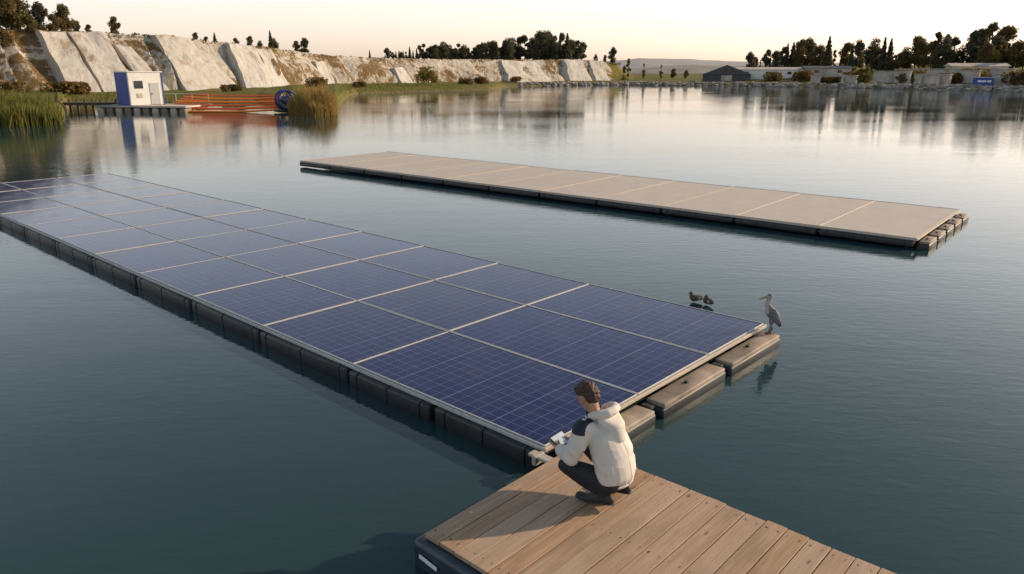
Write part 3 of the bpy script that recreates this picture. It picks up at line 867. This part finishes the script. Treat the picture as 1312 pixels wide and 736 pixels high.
def skin_mat(name,col):
    t=NT(name); nz=t.noise(t.map(),14,4,.6)
    t.base(t.ramp(nz,[(0.3,tuple(c*.85 for c in col)),(0.7,tuple(c*1.1 for c in col))]))
    t.rough(.5); t.b.inputs['Subsurface Weight'].default_value=.08; t.b.inputs['Subsurface Radius'].default_value=(.02,.008,.004)
    return t.m
M_skin=skin_mat('skin',(0.42,0.24,0.165))
def cloth(name,col,bs=9,strength=.35,dist=.02):
    t=NT(name)
    a=t.noise(t.map((1,1,1.6)),bs,3,.5,1.2); b=t.noise(t.map(),bs*25,2,.5)
    t.base(t.ramp(a,[(0.25,tuple(c*.93 for c in col)),(0.7,col)])); t.rough(.75)
    t.norm(t.bump(b,.05,.001,t.bump(a,strength,dist))); return t.m
M_jacket=cloth('off_white_jacket_fabric',(0.60,0.57,0.53),5,.35,.02)
M_jseam=cloth('grey_seam_fabric',(0.33,0.31,0.29),5,.2,.01)
M_navy=cloth('navy_fabric',(0.010,0.016,0.035))
M_trous=cloth('dark_trouser_fabric',(0.010,0.013,0.022),7)
M_hair=simple_mat('dark_brown_hair',(0.050,0.023,0.012),.55,.5,30,.8,bscale=90,bdist=.01)
M_sole=simple_mat('shoe_sole',(0.03,0.028,0.028),.7,.2,10)
M_screen=simple_mat('tablet_screen',(0.50,0.62,0.70),.12,.08,6)  # pale blue base colour imitates sky reflected in the screen

# ------------------------------------------------------------ person
FA=math.radians(141)
per=empty('person',(.755,5.50,DZ+.003),FA)
tag(per,'person in an off-white jacket with navy shoulders crouching with a tablet','person')
hip={s:Vector((-.11,.10*s,.24)) for s in(1,-1)}
knee={1:Vector((.27,.15,.27)),-1:Vector((.26,-.15,.33))}
ank={1:Vector((-.09,.11,.12)),-1:Vector((-.12,-.11,.13))}
toe={1:Vector((.07,.13,.032)),-1:Vector((.05,-.13,.032))}
sh={s:Vector((.085,.180*s,.680)) for s in(1,-1)}
elb={1:Vector((.16,.240,.42)),-1:Vector((.17,-.23,.42))}
wri={1:Vector((.345,.125,.385)),-1:Vector((.35,-.115,.39))}
hc=Vector((.175,-.008,.862))
pit=math.radians(34)
HR=Matrix.Rotation(math.radians(-10),3,'Z')@Matrix.Rotation(pit,3,'Y')
def hp(x,y,z): return hc+HR@Vector((x,y,z))
body=Org()
body.hull(ell((-.11,0,.26),(.11,.15,.10)),ell((-.08,0,.39),(.09,.13,.08)))
body.hull(ell((-.08,0,.39),(.09,.13,.08)),ell((.0,0,.58),(.10,.14,.11)))
body.hull(ell((.0,0,.58),(.10,.14,.11)),ell((.055,0,.68),(.06,.13,.05)))
body.chain([(.070,0,.71),(.11,0,.77),tuple(hp(-.02,0,-.04))],[.058,.054,.054])
for s in(1,-1):
    body.chain([hip[s],knee[s]],[.075,.052]); body.chain([knee[s],ank[s]],[.05,.036]); body.chain([ank[s],toe[s]],[.036,.028])
    body.chain([sh[s],elb[s]],[.05,.038]); body.chain([elb[s],wri[s]],[.037,.026])
body.hull(ell(hp(-.01,0,.035),(.092,.074,.085),HR),ell(hp(-.03,0,.01),(.075,.070,.08),HR))
body.hull(ell(hp(.02,0,.0),(.068,.062,.07),HR),ell(hp(.045,0,-.075),(.032,.036,.028),HR))
body.hull(ell(hp(-.03,0,-.03),(.05,.055,.05),HR),ell(hp(.045,0,-.075),(.030,.034,.026),HR))
body.hull(ell(hp(.086,0,.020),(.010,.009,.01),HR),ell(hp(.108,0,-.022),(.011,.014,.010),HR),ell(hp(.08,0,-.028),(.012,.016,.01),HR))
for s in(1,-1):
    body.hull(ell(hp(.074,.018*s,.028),(.012,.014,.007),HR),ell(hp(.062,.045*s,.026),(.012,.012,.007),HR))
    body.hull(ell(hp(.058,.036*s,-.018),(.02,.018,.014),HR),ell(hp(.045,.045*s,-.02),(.02,.014,.014),HR))
    body.hull(ell(hp(-.012,.078*s,.012),(.018,.010,.024),HR),ell(hp(-.008,.077*s,-.018),(.010,.009,.014),HR))
body.hull(ell(hp(.083,.014,-.045),(.010,.010,.0045),HR),ell(hp(.083,-.014,-.045),(.010,.010,.0045),HR))
body.hull(ell(hp(.081,.011,-.055),(.010,.010,.005),HR),ell(hp(.081,-.011,-.055),(.010,.010,.005),HR))
body.hull(ell(hp(.070,.0,-.082),(.016,.018,.012),HR))
TC=Vector((.430,0.0,.395)); TR=Matrix.Rotation(math.radians(-26),3,'Y')
def tp(x,y,z): return TC+TR@Vector((x,y,z))
for s in(1,-1):
    pal=tp(-.035,.083*s,-.018)
    body.hull(ell(wri[s],(.026,.021,.026)),ell(pal,(.026,.026,.017),TR))
    body.hull(ell(tp(-.05,.083*s,-.018),(.022,.02,.015),TR),ell(tp(.022,.089*s,-.020),(.016,.017,.012),TR))
    for k,(fx,ln) in enumerate([(-.012,.9),(.010,1.05),(.030,1.0),(.048,.8)]):
        a=tp(fx-.006,.095*s,-.022); b=tp(fx+.004,(.089-.018)*s,-.030); c=tp(fx+.008,(.071-.026*ln)*s,-.023); d_=tp(fx+.010,(.045-.016*ln)*s,-.0165)
        body.chain([a,b,c,d_],[.0102,.0092,.0084,.0072])
    body.chain([tp(-.055,.085*s,-.012),tp(-.040,.073*s,.008),tp(-.018,.056*s,.0135),tp(.002,.048*s,.0125)],[.013,.011,.0098,.008])
bo=body.done('body',[M_skin],per,.0048,3,.4)
M_eye=simple_mat('eye',(0.05,0.03,0.02),.1,.1,5)
for s in(1,-1):
    b=bmesh.new(); bmesh.ops.create_icosphere(b,subdivisions=2,radius=.0115,matrix=Matrix.Translation(hp(.0685,.031*s,.008))); bm_obj('eye',b,[M_eye],per,True)
h=Org()
h.hull(ell(hp(-.012,0,.052),(.101,.083,.083),HR),ell(hp(-.048,0,.012),(.075,.077,.085),HR))
h.hull(ell(hp(-.055,0,-.01),(.055,.067,.058),HR),ell(hp(-.060,0,-.040),(.037,.054,.028),HR))
h.hull(ell(hp(.040,0,.088),(.050,.062,.036),HR),ell(hp(-.02,0,.094),(.062,.062,.044),HR))
ho=h.done('hair',[M_hair],per,.005,2,.4)
for v in ho.data.vertices:
    q=HR.inverted()@(v.co-hc)
    n_=noise.noise(v.co*45)*.009+noise.noise(v.co*110)*.005
    v.co+= (v.co-hc).normalized()*n_
    if q.x>.015 and q.z<.055:
        v.co-= (HR@Vector((1,0,0)))*min(.05,(q.x-.015)*.9)*min(1,(.055-q.z)/.02)
    if abs(q.y)>.055 and -.04<q.x and q.z<.025:
        v.co-= (HR@Vector((0,1 if q.y>0 else -1,0)))*.016
# jacket: loose, blouson hem, full sleeves, hood down on the back
j=Org()
j.hull(ell((-.120,0,.215),(.138,.192,.045)),ell((-.120,0,.31),(.152,.205,.07)))
j.hull(ell((-.120,0,.31),(.152,.205,.07)),ell((-.085,0,.46),(.150,.203,.09)))
j.hull(ell((-.085,0,.46),(.150,.203,.09)),ell((-.01,0,.60),(.148,.192,.09)))
j.hull(ell((-.01,0,.60),(.148,.192,.09)),ell((.055,0,.685),(.095,.155,.05)))
j.hull(ell((.055,0,.685),(.095,.155,.05)),ell((.098,0,.742),(.075,.078,.035)))
for s in(1,-1):
    j.hull(ell((.06,.11*s,.680),(.085,.06,.05)),ell(sh[s],.080))
    mid=(sh[s]+elb[s])*.5+Vector((-.012,.004*s,0))
    j.chain([sh[s],mid,elb[s]],[.083,.080,.072])
    m2=(elb[s]+wri[s])*.5
    j.chain([elb[s],m2,wri[s]-(wri[s]-elb[s]).normalized()*.025],[.072,.061,.049])
    j.hull(ell(wri[s]-(wri[s]-elb[s]).normalized()*.035,.041),ell(wri[s]-(wri[s]-elb[s]).normalized()*.008,.037))
# hood: a thick rolled rim around the neck that droops to a point between the shoulder blades
rim=[(.075,.104,.765),(.03,.118,.785),(-.02,.104,.802),(-.060,.060,.812),(-.074,0,.815),(-.060,-.060,.812),(-.02,-.104,.802),(.03,-.118,.785),(.075,-.104,.765)]
j.chain(rim,[.025,.032,.036,.038,.038,.038,.036,.032,.025])
j.hull(ell((-.035,.090,.745),(.038,.038,.038)),ell((-.035,-.090,.745),(.038,.038,.038)),ell((-.160,0,.600),(.032,.060,.032)),ell((-.130,0,.70),(.038,.080,.038)))
jo=j.done('jacket',[M_jacket,M_navy,M_jseam],per,.0065,3,.5)
for v in jo.data.vertices:
    c=v.co
    w_=noise.noise(Vector((c.x*5,c.y*4,c.z*7)))*.010
    k=math.exp(-((c.z-.45)/.10)**2)*(1.0 if abs(c.y)>.16 else .5)+math.exp(-((c.z-.27)/.06)**2)*1.0
    ph=c.z*46+abs(c.y)*26-c.x*30+4.5*noise.noise(c*5)
    fold=(math.sin(ph)*.5+.5)**2*.014*k*(.6+.8*abs(noise.noise(c*7+Vector((3,1,2)))))
    gather=-.012*math.exp(-((c.z-.235)/.012)**2)      # elastic hem
    v.co+=Vector((-0.6 if c.x<0 else .4,.85 if c.y>0 else -.85,.05)).normalized()*(w_+fold+gather)
for p in jo.data.polygons:
    c=p.center
    ay=abs(c.y)
    if ay>.105 and c.z>.655 and c.x>.030 and c.z<.760: p.material_index=1
    if c.z>.735 and c.x>.105 and ay<.09: p.material_index=1
    if abs(c.y)<.0045 and c.x<-.08 and c.z<.58: p.material_index=2
    if abs(c.z-.232)<.006: p.material_index=2
t_=Org()
t_.hull(ell((-.11,0,.24),(.12,.155,.085)),ell((-.10,0,.31),(.11,.15,.07)))
for s in(1,-1):
    t_.hull(ell(hip[s]+Vector((-.01,0,-.01)),(.105,.095,.095)),ell((hip[s]+knee[s])*.5+Vector((0,0,-.005)),(.09,.08,.084)))
    t_.hull(ell((hip[s]+knee[s])*.5+Vector((0,0,-.005)),(.09,.08,.084)),ell(knee[s],(.066,.064,.066)))
    md_=(knee[s]*.55+ank[s]*.45)+Vector((-.01,0,-.01))
    t_.chain([knee[s],md_,ank[s]+Vector((.0,0,.01))],[.066,.062,.050])
to=t_.done('trousers',[M_trous],per,.009,4,.5)
for v in to.data.vertices:
    c=v.co; n_=noise.noise(c*16)*.009+noise.noise(c*34)*.004; v.co+=Vector((0,1 if c.y>0 else -1,.5)).normalized()*n_
for s in(1,-1):
    o_=Org()
    heel=ank[s]+Vector((-.055,0,-.035)); ball=toe[s]+Vector((-.02,0,.008)); tip=toe[s]+Vector((.06,.004*s,.004))
    o_.hull(ell(heel,(.036,.034,.036)),ell(ank[s]+Vector((.005,0,-.015)),(.045,.038,.045)),ell(ball,(.045,.045,.032)))
    o_.hull(ell(ball,(.045,.046,.032)),ell(tip,(.036,.038,.026)))
    so_=o_.done('shoe',[M_dark],per,.006,3,.5)
    q=Org()
    q.hull(ell(heel+Vector((-.008,0,-.030)),(.036,.036,.011)),ell(ball+Vector((-.01,0,-.022)),(.045,.048,.012)))
    q.hull(ell(ball+Vector((-.01,0,-.022)),(.045,.048,.012)),ell(tip+Vector((.004,0,-.014)),(.040,.042,.012)))
    q.done('sole',[M_sole],so_,.006,2,.4)
mw=Matrix.Translation(per.location)@Matrix.Rotation(FA,4,'Z')
tb=empty('tablet',mw@TC,0)
tb.rotation_euler=(Matrix.Rotation(FA,3,'Z')@TR).to_euler()
tag(tb,'slim tablet with a pale screen held in both hands','tablet')
bm=bmesh.new(); add_box(bm,(0,0,-.004),(.130,.180,.008),.003,2); bm_obj('case',bm,[M_dark],tb)
bm=bmesh.new(); add_box(bm,(0,0,.0012),(.116,.162,.0012)); bm_obj('screen',bm,[M_screen],tb)

# ------------------------------------------------------------ heron
def plum(name,a,b,sc=30):
    t=NT(name); nz=t.noise(t.map((1,1,2.5)),sc,4,.6); t.base(t.ramp(nz,[(0.3,a),(0.7,b)])); t.rough(.8); t.norm(t.bump(nz,.3,.004)); return t.m
M_hgrey=plum('grey_heron_feathers',(.09,.10,.115),(.18,.19,.21)); M_hwh=plum('white_feathers',(.32,.30,.28),(.44,.42,.40)); M_hblk=plum('black_feathers',(.012,.012,.016),(.03,.03,.035))
M_beak=simple_mat('yellow_beak',(.30,.19,.06),.5,.2,20); M_hleg=simple_mat('heron_leg',(.12,.065,.04),.6,.2,20)
cw_,sw_=math.cos(ROT),math.sin(ROT)
lx_,ly_=.14,3*1.625-.13
hx=P0[0]+cw_*lx_-sw_*ly_; hy=P0[1]+sw_*lx_+cw_*ly_
her=empty('heron',(hx,hy,ZT-.084),math.radians(184)); her.scale=(1.2,1.2,1.2); tag(her,'grey heron standing upright on the corner of the solar array','bird')
b=Org()
b.hull(ell((.015,0,.280),(.063,.058,.062)),ell((-.045,0,.215),(.064,.056,.062)))
b.hull(ell((-.045,0,.215),(.054,.048,.054)),ell((-.115,0,.105),(.022,.022,.022)))
b.hull(ell((.015,0,.280),(.054,.048,.055)),ell((.040,0,.335),(.034,.032,.032)))
b.chain([(.040,0,.335),(.058,0,.368),(.050,0,.402),(.042,0,.430),(.044,0,.455)],[.034,.029,.025,.023,.024])
b.hull(ell((.042,0,.460),(.033,.025,.025)),ell((.078,0,.452),(.015,.013,.013)))
for s in(1,-1):
    b.hull(ell((.0,.050*s,.272),(.048,.013,.052)),ell((-.090,.030*s,.140),(.030,.010,.025)))
    b.hull(ell((-.02,.022*s,.20),.028),ell((-.01,.022*s,.125),.014))
bo=b.done('body',[M_hgrey,M_hwh,M_hblk],her,.0045,3,.4)
for p in bo.data.polygons:
    c=p.center
    if c.z>.36 and c.x>.045: p.material_index=1
    if c.x>.050 and .25<c.z<=.36: p.material_index=1
    if c.z>.472 and c.x<.06: p.material_index=2
    if c.x<-.10 and c.z<.15: p.material_index=2
mesh_obj('beak',*tube_geo([(.080,0,.452),(.115,0,.440),(.160,0,.424)],[.013,.010,.003],8),[M_beak],her,True)
for s in(1,-1):
    l_=[tube_geo([(-.01,.022*s,.135),(-.018,.022*s,.07),(.0,.022*s,.006)],[.010,.009,.008],7)]
    for a in (-.5,0,.5,3.14):
        l_.append(tube_geo([(0,.022*s,.005),(math.cos(a)*.045,.022*s+math.sin(a)*.045,.0035)],[.005,.0035],6))
    V_,F_=merge_geo(l_); mesh_obj('leg',V_,F_,[M_hleg],her,True)
# ------------------------------------------------------------ ducks
M_dbr=plum('brown_duck_feathers',(.045,.032,.022),(.14,.10,.065),40)
def duck(x,y,rot,label,head_back=False):
    e=empty('duck',(x,y,0.015),rot); e.scale=(.74,.74,.80); tag(e,label,'bird',group='ducks resting by the solar array')
    b=Org()
    b.hull(ell((.05,0,.075),(.09,.08,.075)),ell((-.08,0,.080),(.08,.065,.055)))
    b.hull(ell((-.08,0,.080),(.06,.05,.045)),ell((-.15,0,.085),(.02,.03,.014)))
    hd=Vector((.115,0,.175)) if not head_back else Vector((.04,.02,.160))
    b.chain([(.10,0,.09),tuple(hd+Vector((-.01,0,-.03))),tuple(hd)],[.050,.040,.042])
    b.hull(ell(hd,(.045,.038,.036)),ell(hd+Vector((.03,0,-.005)),(.018,.018,.016)))
    o=b.done('body',[M_dbr,M_hwh],e,.006,5,.5)
    for p in o.data.polygons:
        c=p.center
        if abs(c.y)>.045 and -.09<c.x<-.03 and .05<c.z<.11: p.material_index=1
    bm=bmesh.new(); add_box(bm,tuple(hd+Vector((.055,0,-.008))),(.035,.024,.014),.006); bm_obj('beak',bm,[M_hleg],e,True)
duck(3.08,11.86,math.radians(178),'brown duck with a white wing patch on the water')
duck(3.24,11.68,math.radians(120),'brown duck with a tucked neck beside another duck',True)
print('done')
